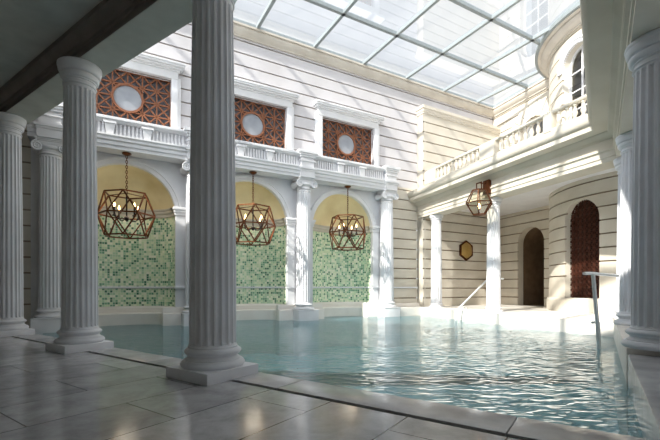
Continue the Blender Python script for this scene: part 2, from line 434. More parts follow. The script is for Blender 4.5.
# niches
ND = .85
def arcpts(rx, ry, n=40): return [(rx*-cos(pi*k/n), ry*sin(pi*k/n)) for k in range(n+1)]
for m in mids:
    pts = arcpts(1.2, ND); L = [0]
    for p, q in zip(pts, pts[1:]): L.append(L[-1]+sqrt((p[0]-q[0])**2+(p[1]-q[1])**2))
    y0 = NW+.1
    b = MB()
    for i in range(len(pts)-1):
        p, q = pts[i], pts[i+1]
        b.face([(m+p[0], y0+p[1], .46), (m+q[0], y0+q[1], .46), (m+q[0], y0+q[1], 3.0), (m+p[0], y0+p[1], 3.0)],
               [(L[i]+m*3, .46), (L[i+1]+m*3, .46), (L[i+1]+m*3, 3.0), (L[i]+m*3, 3.0)])
    b.build('niche_tiling', M['mosaic'], wall)
    b = MB(); nz = 16
    for j in range(nz):
        f0, f1 = pi/2*j/nz, pi/2*(j+1)/nz
        for i in range(len(pts)-1):
            p, q = pts[i], pts[i+1]
            b.face([(m+p[0]*cos(f0), y0+p[1]*cos(f0), 3.0+1.2*sin(f0)), (m+q[0]*cos(f0), y0+q[1]*cos(f0), 3.0+1.2*sin(f0)),
                    (m+q[0]*cos(f1), y0+q[1]*cos(f1), 3.0+1.2*sin(f1)), (m+p[0]*cos(f1), y0+p[1]*cos(f1), 3.0+1.2*sin(f1))])
    b.build('niche_half_dome', M['dome'], wall)
    def ring(prof, name, mat):     # prof: (inset from the niche wall, z)
        b = MB(); rows = []
        for ins, z in prof:
            rows.append([(m+p[0], y0+p[1], z) for p in arcpts(1.2-ins, ND-ins)])
        for i in range(len(rows)):
            A, B = rows[i], rows[(i+1)%len(rows)]
            for k in range(len(A)-1): b.face([A[k], A[k+1], B[k+1], B[k]])
        b.build(name, mat, wall)
    ring([(-.01,2.98),(.05,2.98),(.05,3.05),(.09,3.09),(.09,3.14),(.12,3.17),(.12,3.2),(-.01,3.2)], 'impost_ring', M['cornice_b'])
    ring([(-.01,.97),(.035,.97),(.05,1.0),(.035,1.03),(-.01,1.03)], 'dado_rail', M['white'])
    ring([(-.01,.3),(.1,.3),(.1,.42),(.06,.46),(.06,.48),(-.01,.48)], 'niche_plinth', M['deckstone'])
    ring([(-.01,-1.1),(.32,-1.1),(.32,.27),(.30,.3),(-.01,.3)], 'niche_bench', M['deckstone'])
    # archivolt
    b = MB(); rows = []
    for r, d in ((1.2,-.1),(1.2,.035),(1.24,.05),(1.30,.05),(1.31,.075),(1.36,.075),(1.36,0)):
        rows.append([(m-r*cos(pi*k/40), NW-d, 3.0+r*sin(pi*k/40)) for k in range(41)])
    for A, B in zip(rows, rows[1:]):
        for k in range(40): b.face([A[k], A[k+1], B[k+1], B[k]])
    b.build('archivolt', M['white'], wall)
    for sg in (-1, 1):
        b = MB(); x0, x1 = sorted((m+sg*1.2, m+sg*1.44))
        b.box(x0, x1, NW-.04, NW+.01, .3, 3.0)
        b.build('niche_pilaster', M['white'], wall)
        b = MB(); x0, x1 = sorted((m+sg*1.17, m+sg*1.47))
        b.box(x0, x1, NW-.07, NW+.1, 2.98, 3.06).box(x0-.02, x1+.02, NW-.1, NW+.1, 3.06, 3.13).box(x0-.04, x1+.04, NW-.13, NW+.1, 3.13, 3.2)
        b.box(x0, x1, NW-.08, NW+.1, .97, 1.03)
        b.build('impost', M['white'], wall, bevel=.008)
        b = MB(); x0, x1 = sorted((m+sg*.86, m+sg*1.5))
        b.box(x0, x1, NW-.2, NW+.1, -1.1, .3).box(x0+.03*(sg<0), x1-.03*(sg>0), NW-.1, NW+.1, .3, .46)
        b.build('pilaster_base', M['deckstone'], wall, bevel=.01)
# bench between the column pedestals and the pier
b = MB(); b.box(9.1, TP+.1, 10.95, NW, -1.1, .27); b.box(9.1, TP, NW-.12, NW, .27, .42); b.build('wall_ledge', M['deckstone'], wall, bevel=.012)
b = MB(); b.box(TR, TP, NW-.05, NW, .97, 1.03); b.build('dado_rail', M['white'], wall)

# ---- entablature over the Ionic columns
ent = struct(empty('trim_1', (0,0,0), AW))
N0 = 11.03
E0, E1 = TL, cols_t[3]+.3
prof = [(NW-N0, 4.41), (NW-N0, 4.50), (NW-N0+.03, 4.50), (NW-N0+.03, 4.58), (NW-N0+.07, 4.61), (NW-N0+.07, 4.66), (NW-N0+.1, 4.70), (NW-N0+.1, 4.74), (0, 4.74), (0, 4.41)]
b = MB(); b.sweep(prof, [(E0, NW), (E1, NW)]); b.build('architrave', M['white'], ent)
b = MB(); b.box(E0, E1, N0+.08, NW, 4.74, 5.1); b.build('band_backing', M['white'], ent)
for i in range(3):
    x0, x1 = cols_t[i]+.27, cols_t[i+1]-.27
    w = (x1-x0)
    br = [x0+w*.345, x0+w*.655]
    secs = [(x0+.02, br[0]-.1), (br[0]+.1, br[1]-.1), (br[1]+.1, x1-.02)]
    for sx0, sx1 in secs:
        b = MB(); n = int((sx1-sx0)/.082)
        for k in range(n):
            xc = sx0+(k+.5)*(sx1-sx0)/n
            b.box(xc-.022, xc+.022, N0+.02, N0+.09, 4.76, 5.04)
        b.build('ribbed_panel', M['white'], ent)
    for xc in br:
        b = MB()
        B_ = [(xc-.07, N0-.02, 4.74), (xc+.07, N0-.02, 4.74), (xc+.07, N0+.1, 4.74), (xc-.07, N0+.1, 4.74)]
        T_ = [(xc-.115, N0-.06, 5.0), (xc+.115, N0-.06, 5.0), (xc+.115, N0+.1, 5.0), (xc-.115, N0+.1, 5.0)]
        b.hexa(B_, T_); b.box(xc-.14, xc+.14, N0-.09, N0+.1, 5.0, 5.05)
        b.build('bracket', M['white'], ent)
b = MB(); b.sweep([(NW-N0-.0, 5.05), (NW-N0+.06, 5.07), (NW-N0+.1, 5.1), (NW-N0+.1, 5.15), (NW-N0+.02, 5.16), (NW-N0+.02, 5.19), (0, 5.21), (0, 5.05)], [(E0, NW), (E1, NW)])
b.build('sill_course', M['white'], ent)
for t in cols_t:                      # ressauts above the columns
    b = MB()
    for hw, n0, z0, z1 in ((.24, 10.93, 4.41, 4.60), (.26, 10.91, 4.60, 4.65), (.29, 10.88, 4.65, 4.71), (.22, 10.95, 4.71, 4.9), (.25, 10.92, 4.9, 4.95), (.22, 10.95, 4.95, 5.02), (.26, 10.91, 5.02, 5.08), (.29, 10.88, 5.08, 5.14), (.325, 10.85, 5.14, 5.22)):
        b.box(t-hw, t+hw, n0, NW, z0, z1)
    b.build('projecting_block', M['white'], ent)

# ---- lattice windows
def lattice(mb, mp, x0, x1, z0, z1, nx, nz, w, dep, circle=None, inside=None, diag='all'):
    cw, ch = (x1-x0)/nx, (z1-z0)/nz; segs = []
    for i in range(nx+1):
        for j in range(nz): segs.append(((x0+i*cw, z0+j*ch), (x0+i*cw, z0+(j+1)*ch)))
    for j in range(nz+1):
        for i in range(nx):
            if diag == 'all' or j in (0, nz): segs.append(((x0+i*cw, z0+j*ch), (x0+(i+1)*cw, z0+j*ch)))
    for i in range(nx):
        for j in range(nz):
            segs.append(((x0+i*cw, z0+j*ch), (x0+(i+1)*cw, z0+(j+1)*ch)))
            segs.append(((x0+i*cw, z0+(j+1)*ch), (x0+(i+1)*cw, z0+j*ch)))
            if diag != 'all':
                xm = x0+(i+.5)*cw
                segs.append(((x0+i*cw, z0+j*ch), (xm, z0+(j+1)*ch))) if 0 else None
    for p, q in segs:
        n = 6
        run = []
        for k in range(n):
            a = (p[0]+(q[0]-p[0])*k/n, p[1]+(q[1]-p[1])*k/n); c = (p[0]+(q[0]-p[0])*(k+1)/n, p[1]+(q[1]-p[1])*(k+1)/n)
            mx, mz = (a[0]+c[0])/2, (a[1]+c[1])/2
            ok = True
            if circle and (mx-circle[0])**2+(mz-circle[1])**2 < circle[2]**2: ok = False
            if inside and not inside(mx, mz): ok = False
            if ok:
                if run and run[-1][1] == a: run[-1] = (run[-1][0], c)
                else: run.append((a, c))
        for a, c in run:
            L = sqrt((c[0]-a[0])**2+(c[1]-a[1])**2); 
            if L < 1e-6: continue
            nx_, nz_ = -(c[1]-a[1])/L*w/2, (c[0]-a[0])/L*w/2
            P = [(a[0]-nx_, a[1]-nz_), (c[0]-nx_, c[1]-nz_), (c[0]+nx_, c[1]+nz_), (a[0]+nx_, a[1]+nz_)]
            mb.hexa([mp(x, z, -dep) for x, z in P], [mp(x, z, 0) for x, z in P])
for i, m in enumerate(wins_t):
    wn = struct(empty('window_%d' % (i+1), W(m, NW)+(WZ0,), AW))
    h = WZ1-WZ0
    mp = lambda t, z, d: (t, .12-d, z)
    b = MB(); lattice(b, mp, -WHW, WHW, 0, h, 6, 4, .034, .05, (0, h/2, .36)); b.build('lattice', M['lattice'], wn)
    b = MB()
    rows = [[(r*cos(2*pi*k/40), y, h/2+r*sin(2*pi*k/40)) for k in range(40)] for r, y in ((.33,.17),(.33,.1),(.385,.1),(.385,.17))]
    for q in range(4):
        A, B = rows[q], rows[(q+1)%4]
        for k in range(40): b.face([A[k], A[(k+1)%40], B[(k+1)%40], B[k]])
    b.build('oculus_ring', M['lattice'], wn)
    b = MB(); b.face([(.34*cos(2*pi*k/40), .14, h/2+.34*sin(2*pi*k/40)) for k in range(40)]); b.face([(.34*cos(2*pi*k/40), .16, h/2+.34*sin(2*pi*k/40)) for k in reversed(range(40))]); b.build('oculus_pane', M['frost'], wn)
    b = MB(); b.box(-WHW-.02, WHW+.02, .26, .3, -.02, h+.02); b.build('backing_panel', M['greyback'], wn)
    for sg in (-1, 1):
        b = MB(); x0, x1 = sorted((sg*WHW, sg*(WHW+.17))); b.box(x0, x1, -.1, .02, -.05, h+.06)
        x0, x1 = sorted((sg*(WHW+.0), sg*(WHW+.24))); b.box(x0, x1, -.07, .02, -.05, h+.06)
        b.build('jamb', M['white'], wn, bevel=.008)
    b = MB()
    for hw, d, z0, z1 in ((1.22, .11, h, h+.2), (1.26, .15, h+.2, h+.24), (1.31, .22, h+.24, h+.29), (1.36, .27, h+.29, h+.34), (1.38, .29, h+.34, h+.4)):
        b.box(-hw, hw, -d, .02, z0, z1)
    b.build('hood', M['white'], wn, bevel=.006)

# ================================================================== COLUMNS
def flutedshaft(r0, r1, z0, z1, nf=20, dep=.15):
    b = MB(); per = 8; n = nf*per
    def rad(k, f):
        x = (k % per)/per
        if x < .25: return 1.0
        u = (x-.25)/.75*2-1
        return 1-dep*f*sqrt(max(0, 1-u*u))
    H = z1-z0; zs = []
    zs += [(0, 1.04, 0), (.004, 1.04, 0), (.007, 1.0, 0), (.010, 1.0, 0), (.013, 1, .7), (.02, 1, 1)]
    zs += [(x, 1, 1) for x in (.2, .4, .6, .8, .955)]
    zs += [(.967, 1, .7), (.973, 1, 0), (.985, 1.0, 0)]
    rows = []
    for f, mul, fl in zs:
        rr = r0+(r1-r0)*(f**1.6)
        rows.append([(rr*mul*rad(k, fl)*cos(2*pi*k/n), rr*mul*rad(k, fl)*sin(2*pi*k/n), z0+H*f) for k in range(n)])
    for A, B in zip(rows, rows[1:]):
        for k in range(n): b.face([A[k], A[(k+1)%n], B[(k+1)%n], B[k]])
    b.face(list(reversed(rows[0]))); b.face(rows[-1])
    return b
def arc(r0, z0, r1, z1, bul, n=6):
    """half-round from (r0,z0) to (r1,z1) bulging by bul"""
    out = []
    for k in range(n+1):
        f = k/n
        out.append((r0+(r1-r0)*f+bul*sin(pi*f), z0+(z1-z0)*f))
    return out
def basemb(r, z0, h):
    p = [(r*1.26, z0)]+arc(r*1.26, z0, r*1.24, z0+h*.36, r*.08)+[(r*1.14, z0+h*.38), (r*1.14, z0+h*.42)]
    p += arc(r*1.12, z0+h*.44, r*1.08, z0+h*.66, -r*.07)+[(r*1.12, z0+h*.68), (r*1.12, z0+h*.7)]
    p += arc(r*1.13, z0+h*.7, r*1.1, z0+h*.96, r*.07)+[(r*1.03, z0+h)]
    return MB().lathe(p, 56)
def doriccap(r, z0, h, rt):
    p = [(r*1.0, z0), (r*1.05, z0+h*.01), (r*1.08, z0+h*.05), (r*1.05, z0+h*.09), (r*1.0, z0+h*.1), (r*1.0, z0+h*.22), (r*1.07, z0+h*.24), (r*1.07, z0+h*.29)]
    p += [(r*1.07+r*.16*sin(pi/2*k/6), z0+h*(.29+.17*(1-cos(pi/2*k/6)))) for k in range(7)]
    p += [(r*1.23, z0+h*.5), (r*1.12, z0+h*.51), (r*1.12, z0+h*.55), (r*1.2, z0+h*.56)]
    p += [(r*1.2+(rt-r*1.2)*sin(pi/2*k/8), z0+h*(.56+.26*(1-cos(pi/2*k/8)))) for k in range(9)]
    p += [(rt*1.02, z0+h*.85), (rt*1.03, z0+h*.9), (rt*1.02, z0+h*.97), (rt*.98, z0+h)]
    return MB().lathe(p, 64)
def ioniccap(e, mat, r, z0, rot=0):
    p = [(r*.98, z0), (r*1.04, z0+.01), (r*1.04, z0+.03), (r*.98, z0+.045), (r*1.0, z0+.1), (r*1.18, z0+.13), (r*1.2, z0+.16), (r*1.1, z0+.2)]
    MB().lathe(p, 48).build('capital', mat, e)
    cap = MB()
    a = r*1.28
    cap.box(-a, a, -a*.85, a*.85, z0+.28, z0+.31); cap.box(-a*1.04, a*1.04, -a*.9, a*.9, z0+.31, z0+.345)
    cap.box(-a*.9, a*.9, -a*.78, a*.78, z0+.19, z0+.28)
    ab = cap.build('abacus', mat, e, bevel=.006)
    for sg in (-1, 1):
        v = MB(); cx, cz, R0 = sg*r*1.14, z0+.155, .112
        v.lathe([(.09,-a*.8),(.105,-a*.72),(.075,-.05),(.07,0),(.075,.05),(.105,a*.72),(.09,a*.8)], 24)
        v.v = [(cx+x, z, cz+y) for x, y, z in v.v]
        for fy in (-1, 1):
            pts = []
            for k in range(46):
                th = k/45*2*pi*2.1; rr = R0*(1-.86*k/45)
                pts.append((cx+sg*rr*sin(th), fy*(a*.8+.004), cz+rr*cos(th)))
            v.tube(pts, lambda f: .021*(1-.45*f), 6)
            v.lathe([(.0001, 0), (.03, 0), (.03, .02), (.0001, .02)], 10, cap=False) if 0 else None
        v.build('volute', mat, e)
proto = {}
def column(kind, xy, z0, rot, label, group):
    key = kind
    if key in proto:
        e = copy_tree(proto[key])
    else:
        e = empty('column')
        if kind == 'front':
            r, ztop, mat = .265, 4.571, M['colgrey']
            MB().box(-.36,.36,-.36,.36,0,.12).build('plinth', mat, e, bevel=.008)
            basemb(r, .12, .21).build('base', mat, e)
            flutedshaft(r*.98, .222, .33, 4.27).build('shaft', mat, e)
            doriccap(.222, 4.21, ztop-4.21, .305).build('capital', mat, e)
        elif kind == 'near':
            r, ztop, mat = .265, 3.29, M['colgrey']
            basemb(r, 0, .2).build('base', mat, e)
            flutedshaft(r, .235, .2, 3.06).build('shaft', mat, e)
            doriccap(.235, 3.0, ztop-3.0, .312).build('capital', mat, e)
        elif kind == 'ionic':
            r, mat = .25, M['white']
            MB().box(-.345,.345,-.345,.345,-1.09,.28).box(-.355,.355,-.355,.355,.28,.305).build('pedestal', mat, e, bevel=.01)
            basemb(r, .305, .19).build('base', mat, e)
            flutedshaft(r, .215, .49, 4.1, 20).build('shaft', mat, e)
            ioniccap(e, mat, .215, 4.063)
        elif kind == 'court':
            r, mat = .2, M['white']
            MB().box(-.3,.3,-.3,.3,-1.09,.26).box(-.31,.31,-.31,.31,.26,.285).build('pedestal', mat, e, bevel=.01)
            basemb(r, .285, .14).build('base', mat, e)
            flutedshaft(r, .17, .42, 3.42, 18).build('shaft', mat, e)
            doriccap(.17, 3.37, 3.64-3.37, .245).build('capital', mat, e)
        proto[key] = e
    e.location = Vector((xy[0], xy[1], z0))*S; e.rotation_euler = (0,0,rot)
    tag(e, label, 'column', group)
    return e
NC = 2.91; AB = -3.655; DA = 3.315
column('front', F(AB, NC), 0, AF, 'tallest dark fluted column, nearest the camera and left of centre', 'gallery columns')
column('front', F(AB-DA, NC), 0, AF, 'dark fluted column with round capital under the beam, second from the left edge', 'gallery columns')
column('front', F(AB-2*DA, NC), 0, AF, 'grey fluted column cut by the left edge of the photo', 'gallery columns')
il = ['white Ionic column seen between the two leftmost grey gallery columns', 'white Ionic column almost wholly hidden behind the large dark near column, only a volute showing',
      'white Ionic column between the middle and right-hand mosaic niches', 'white Ionic column at the right end of the niche wall, beside the rusticated stone']
for t, l in zip(cols_t, il): column('ionic', W(t, 11.23), 0, AW, l, 'Ionic columns of the niche wall')
column('court', R(s_from_u(OC, 436.4), OC), 0, AR, 'slim white column to the left of the hexagonal brass wall light', 'slim columns of the right colonnade')
column('court', R(s_from_u(OC, 493.6), OC), 0, AR, 'slim white column under the copper lantern, beside the far handrail', 'slim columns of the right colonnade')
column('near', T(-.15, 0), .35, AT, 'bluish fluted column cut by the right edge of the photo, nearest on that side', 'near right columns')
column('near', T(2.98, 0), .35, AT, 'bluish fluted column just behind the nearest one at the right edge', 'near right columns')
c3 = column('near', T(4.45, 0), .35, AT, 'rearmost of the three overlapping columns at the right edge, only a strip showing', 'near right columns')

# ================================================================== RIGHT SIDE
wr = struct(empty('wall_right', RQ, AR))
mpR = lambda t, z, d: (t, -d, z)
door_h = dict(c=2.0, hw=.63, z0=ZD, z1=3.37, arch=True)
upw_h = dict(c=2.15, hw=.65, z0=4.55, z1=7.6, arch=True)
b = MB(); coursed(b, mpR, .2, 16, -.2, 4.3, [door_h], GRV, thick=.3); b.build('rusticated_lower_wall', M['warm'], wr)
b = MB(); coursed(b, mpR, -.02, 16, 4.3, 8.42, [upw_h], GRV, thick=.3); b.build('rusticated_upper_wall', M['warm'], wr)
prof_o = [(.0,8.42),(.05,8.42),(.05,8.46),(.1,8.5),(.15,8.56),(.17,8.62),(.15,8.68),(.2,8.69),(.2,8.74),(0,8.74)]
b = MB(); b.sweep(prof_o, [(0, 0), (16, 0)]); b.build('roof_cornice', M['cornice_b'], wr)
# voussoir joints round the upper arch (thin sunk strips are cut as dark gaps between raised stones)
b = MB()
for k in range(9):
    a = pi*(k+.5)/9
    for q in (0,):
        a0, a1 = pi*k/9+.012, pi*(k+1)/9-.012
        r0, r1 = .66, 1.25
        P = [(2.15-r*cos(x), 6.95+r*sin(x)) for r, x in ((r0,a0),(r1,a0),(r1,a1),(r0,a1))]
        b.hexa([mpR(x, z, 0) for x, z in P], [mpR(x, z, .03) for x, z in P])
b.build('voussoirs', M['warm'], wr)

# doorway passage behind the arch
dr = struct(empty('door_1', R(2.0, 0)+(ZD,), AR))
b = MB(); mp = lambda t, z, d: (t, -d, z)
reveal(b, mp, dict(c=0, hw=.65, z0=0, z1=3.11, arch=True), -.3, -1.6); b.build('passage_lining', M['passage'], dr)
b = MB(); coursed(b, lambda t, z, d: (t, 1.6-d, z), -1.0, 1.0, 0, 3.4, (), [.37*k for k in range(1, 9)], thick=.1); b.build('passage_end', M['passage'], dr)
# upper arched window
wu = struct(empty('window_4', R(2.15, 0)+(4.55,), AR))
def arch_glazing(e, mp, hw, z1, back_mat, fr_mat):
    sp = z1-hw
    b = MB()
    out = [(-hw, 0)]+[(-hw*cos(pi*k/28), sp+hw*sin(pi*k/28)) for k in range(29)]+[(hw, 0)]
    inn = [(-hw+.07, 0)]+[(-(hw-.07)*cos(pi*k/28), sp+(hw-.07)*sin(pi*k/28)) for k in range(29)]+[(hw-.07, 0)]
    for k in range(len(out)-1):
        b.hexa([mp(*out[k], -.06), mp(*out[k+1], -.06), mp(*inn[k+1], -.06), mp(*inn[k], -.06)], [mp(*out[k], 0), mp(*out[k+1], 0), mp(*inn[k+1], 0), mp(*inn[k], 0)])
    b.build('window_frame', fr_mat, e)
    b = MB()
    for x in (0,): 
        b.hexa([mp(x-.02,0,-.05), mp(x+.02,0,-.05), mp(x+.02,z1-.04,-.05), mp(x-.02,z1-.04,-.05)], [mp(x-.02,0,-.01), mp(x+.02,0,-.01), mp(x+.02,z1-.04,-.01), mp(x-.02,z1-.04,-.01)])
    zz = .55
    while zz < sp+.2:
        b.hexa([mp(-hw+.05,zz-.015,-.05), mp(hw-.05,zz-.015,-.05), mp(hw-.05,zz+.015,-.05), mp(-hw+.05,zz+.015,-.05)], [mp(-hw+.05,zz-.015,-.01), mp(hw-.05,zz-.015,-.01), mp(hw-.05,zz+.015,-.01), mp(-hw+.05,zz+.015,-.01)]); zz += .55
    b.build('glazing_bars', fr_mat, e)
    b = MB(); pl = out
    b.face([mp(x, z, -.03) for x, z in pl]); b.build('pane', M['lamp_glass'], e)
    b = MB(); b.face([mp(x, z, -.5) for x, z in [(-hw-.1,-.05),(hw+.1,-.05),(hw+.1,z1+.05),(-hw-.1,z1+.05)]]); b.build('room_behind', back_mat, e)
arch_glazing(wu, lambda t, z, d: (t, .22-d, z), .65, 3.05, M['greyback'], M['white'])

# pier and block on the niche-wall side, with the wall that carries the hexagonal light
b = MB(); pier = struct(empty('wall_back', (0,0,0), AW))
mpP = lambda t, z, d: (t, NP-d, z)
coursed(b, mpP, TP, 14.75, -1.1, 7.55, (), GRV, thick=.34); b.build('rusticated_wall', M['warm'], pier)
b = MB(); b.sweep([(0,7.55),(.03,7.55),(.03,7.6),(.06,7.63),(.06,7.7),(.1,7.73),(.1,7.83),(-.34,7.83),(-.34,7.55)], [(TP, NW+.0), (TP, NP), (14.75, NP)]); b.build('cap_moulding', M['warm'], pier)
mpS = lambda t, z, d: (TP+d*-1, t, z)
b = MB(); coursed(b, mpS, NP+.001, NW+.02, -1.1, 7.55, (), GRV, thick=.1); b.build('pier_return', M['warm'], pier)

# projecting bow with its round wall
BC = (9.83, 11.89); BR = 2.82
bow = struct(empty('wall_bow', BC+(0,), 0))
def mpB(t, z, d):
    a = t/BR; r = BR+d; return (r*cos(a), r*sin(a), z)
def A(deg): return radians(deg)*BR
lw_h = dict(c=A(194.2), hw=.57, z0=.70, z1=3.5, arch=True)
uw_h = dict(c=A(191.5), hw=.56, z0=4.6, z1=8.0, arch=True)
b = MB(); coursed(b, mpB, A(100), A(300), .7, 8.42, [lw_h, uw_h], [g for g in GRV if g > 1], thick=.3, sub=.12); b.build('rusticated_round_wall', M['warm'], bow)
b = MB()
b.lathe([(BR-.3,-.2),(BR+.07,-.2),(BR+.07,.62),(BR+.03,.68),(BR,.7),(BR-.3,.7)], 60, cap=False, a0=radians(100), a1=radians(300)); b.build('base_course', M['warm'], bow)
b = MB(); b.lathe([(BR-.3,8.42),(BR+.06,8.42),(BR+.06,8.46),(BR+.14,8.5),(BR+.21,8.56),(BR+.24,8.62),(BR+.22,8.66),(BR+.33,8.68),(BR+.33,8.76),(0.01,8.76)], 90, cap=False, a0=radians(100), a1=radians(300)); b.build('roof_cornice', M['cornice_b'], bow)
b = MB(); b.lathe([(BR+.30,8.70),(BR+.42,8.70),(BR+.42,8.82),(BR+.30,8.82)], 90, cap=False, a0=radians(100), a1=radians(300)); b.build('gutter', M['bar'], bow)
# grille of the bow
wg = struct(empty('window_5', BC+(0,), 0))
sp = 3.5-.57; cB = A(194.2)
ins = lambda x, z: (abs(x-cB) < .63 if z < sp else (x-cB)**2+(z-sp)**2 < .385)
mpg = lambda t, z, d: mpB(t, z, d-.16)
b = MB(); lattice(b, mpg, cB-.62, cB+.62, .68, 3.56, 8, 18, .013, .03, None, ins); b.build('lattice', M['lattice_dark'], wg)
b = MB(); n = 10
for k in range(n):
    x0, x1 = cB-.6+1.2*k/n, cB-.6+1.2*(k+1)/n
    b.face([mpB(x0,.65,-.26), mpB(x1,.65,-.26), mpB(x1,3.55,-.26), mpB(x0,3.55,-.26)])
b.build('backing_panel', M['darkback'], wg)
wv = struct(empty('window_6', BC+(0,), 0))
cU = A(191.5)
arch_glazing(wv, lambda t, z, d: mpB(cU+t, 4.6+z, d-.2), .56, 3.4, M['greyback'], M['white'])
b = MB(); rows = []
for r, d in ((.56,-.05),(.56,.03),(.64,.05),(.66,.08),(.72,.08),(.72,0)):
    rows.append([mpB(cU-r*cos(pi*k/30), 7.44+r*sin(pi*k/30), d) for k in range(31)])
for A_, B_ in zip(rows, rows[1:]):
    for k in range(30): b.face([A_[k], A_[k+1], B_[k+1], B_[k]])
b.build('archivolt', M['white'], wv)

# entablature of the right colonnades
PR = [R(-.05, OC), K, T(-6.2, 0)]
prof = [(-.27,3.64),(.27,3.64),(.27,3.73),(.29,3.735),(.29,3.84),(.33,3.87),(.33,3.9),(.28,3.915),(.28,4.1),(.32,4.12),(.34,4.16),(.40,4.2),(.42,4.24),(.67,4.26),(.67,4.36),(.70,4.38),(.73,4.43),(.745,4.46),(.745,4.58),(-.27,4.58)]
te = MB().sweep(prof, PR).build('trim_2', M['warm']); struct(te)
# terrace slab behind it (ceiling of the right gallery)
pl = [R(-.1, OC-.2), (K[0]+.2, K[1]-.05), T(-6.2, -.2), (13.2, 0.5), R(16, -.2), R(-.1, -.2)]
ts = MB().prism(pl, 4.05, 4.52).build('ceiling_right', M['white']); struct(ts)

# balustrade on the terrace edge
bal = empty('balustrade', R(0, OC+.66)+(4.58,), AR)
tag(bal, 'pale stone balustrade running along the terrace edge above the right colonnade', 'balustrade')
sA, sB = s_from_u(OC+.66, 427), s_from_u(OC+.66, 588.5)
MB().sweep([(-.06,.40),(.06,.40),(.075,.43),(.06,.47),(-.06,.47),(-.075,.43)], [(sA, 0), (sB, 0)]).build('top_rail', M['warm'], bal)
MB().box(sA, sB, -.07, .07, 0, .06).build('bottom_rail', M['warm'], bal)
posts = [(s_from_u(OC+.66, 427), s_from_u(OC+.66, 437)), (s_from_u(OC+.66, 482), s_from_u(OC+.66, 497)), (s_from_u(OC+.66, 546), s_from_u(OC+.66, 554))]
for p0, p1 in posts:
    MB().box(p0, p1, -.1, .09, .0, .43).build('pedestal', M['warm'], bal, bevel=.01)
bp = [(.05,.06),(.05,.09),(.03,.1),(.036,.13),(.056,.18),(.054,.21),(.036,.28),(.026,.33),(.03,.345),(.045,.36),(.045,.4)]
bmesh0 = None; x = sA+.1
while x < sB-.05:
    if not any(p0-.06 < x < p1+.06 for p0, p1 in posts):
        if bmesh0 is None:
            bmesh0 = MB().lathe(bp, 12).build('baluster', M['warm'], bal, loc=(x, 0, 0))
        else:
            c = bmesh0.copy(); C.objects.link(c); c.parent = bal; c.location = Vector((x, 0, 0))*S
    x += .19

# ================================================================== FRONT GALLERY
fl = MB(); uvf = lambda x, y: (y-1.07, x+1.97)
fl.prism([(-14,-3.6),(5.5,-3.6),(5.5,2.836),(-14,2.836)], -.3, 0, uvf)
struct(fl.build('floor', M['floor'], None, (0,0,0), AF))
cp = empty('trim_3', (0,0,0), AF); struct(cp)
uj = [-14, -11.2, -9.0, -7.0, -5.0, -2.65, -.55, 2.0]
for a0, a1 in zip(uj, uj[1:]):
    MB().box(a0+.004, a1-.004, 2.878, 3.30, -.3, .012).build('coping_slab', M['coping'], cp, bevel=.008)
MB().box(-14, 2, 2.843, 3.28, -1.1, -.07).build('coping_bed', M['darkback'], cp)
ga = empty('ceiling', (0,0,0), AF); struct(ga)
MB().box(-14, 9, -3.6, 2.8, 4.92, 5.1).build('gallery_ceiling', M['plaster'], ga)
MB().sweep([(-3.28,4.58),(-2.79,4.58),(-2.79,4.66),(-2.755,4.66),(-2.755,4.72),(-2.73,4.73),(-2.70,4.79),(-2.66,4.83),(-2.63,4.84),(-2.63,4.92),(-3.28,4.92)], [(-12.5,0),(1.5,0)]).build('beam', M['beam'], ga)
MB().box(-12.5, 1.5, 2.795, 3.275, 4.572, 4.58).build('beam_soffit', M['plaster'], ga)
fw = MB().box(-11.9, 9, 2.85, 3.28, 4.92, 5.2).box(-11.9, 9, 2.9, 3.2, 8.6, 8.74).build('wall_front', M['warm'], None, (0,0,0), AF); struct(fw)  # unseen upper wall, opened between parapet and lintel to let daylight in
w7 = struct(empty('window_7', (0,0,0), AF))          # unseen clerestory over the front gallery, added to light the niche wall
for k in range(11):
    x0 = -11.6+k*1.85
    MB().box(x0-.06, x0+.06, 2.95, 3.1, 5.2, 8.6).build('mullion', M['bar'], w7)
    if k < 10:
        m_ = MB(); m_.face([(x0+.06,3.02,5.2),(x0+1.79,3.02,5.2),(x0+1.79,3.02,8.6),(x0+.06,3.02,8.6)]); m_.build('pane', M['roof_glass'], w7)

bw = MB().box(-14, 9, -3.8, -3.6, -.3, 5.1).build('wall_behind', M['plaster'], None, (0,0,0), AF); struct(bw)
e1 = MB().box(8.8, 9, -3.8, 3, -.3, 5.1).box(-14, -13.8, -3.8, 2.5, -.3, 5.1).build('wall_ends', M['plaster'], None, (0,0,0), AF); struct(e1)

# ================================================================== POOL
pb = MB(); 
pp = [F(-14,3.2), F(1.6,3.2), F(9,3.2), R(9,0), R(0,0), W(10.3,13), W(-7,13)]
uvp = lambda x, y: (x, y)
pb.face([(x,y,-1.1) for x,y in pp], [uvp(x,y) for x,y in pp])
for a0, a1 in (((-14,3.285),(1.6,3.285)),):
    p, q = F(*a0), F(*a1); pb.face([(p[0],p[1],-1.1),(q[0],q[1],-1.1),(q[0],q[1],-.03),(p[0],p[1],-.03)], [(0,0),(15.6,0),(15.6,1.07),(0,1.07)])
struct(pb.build('pool_basin', M['pooltile']))
w = MB(); wp = [F(-9.6,3.29), F(1.1,3.29), T(-1.2,.31), T(4.4,.31), R(6.5,OC+.5), R(1.0,OC+.5), W(9.2,10.96), W(9.2,12.46), W(-1.4,12.46)]
w.face([(x,y,-.025) for x,y in wp])
wo = w.build('pool_water', M['water'])
for p_ in wo.data.polygons:
    if p_.normal.z < 0: wo.data.flip_normals(); break
tag(wo, 'rippled turquoise pool water filling the court', 'water'); wo['kind'] = 'stuff'
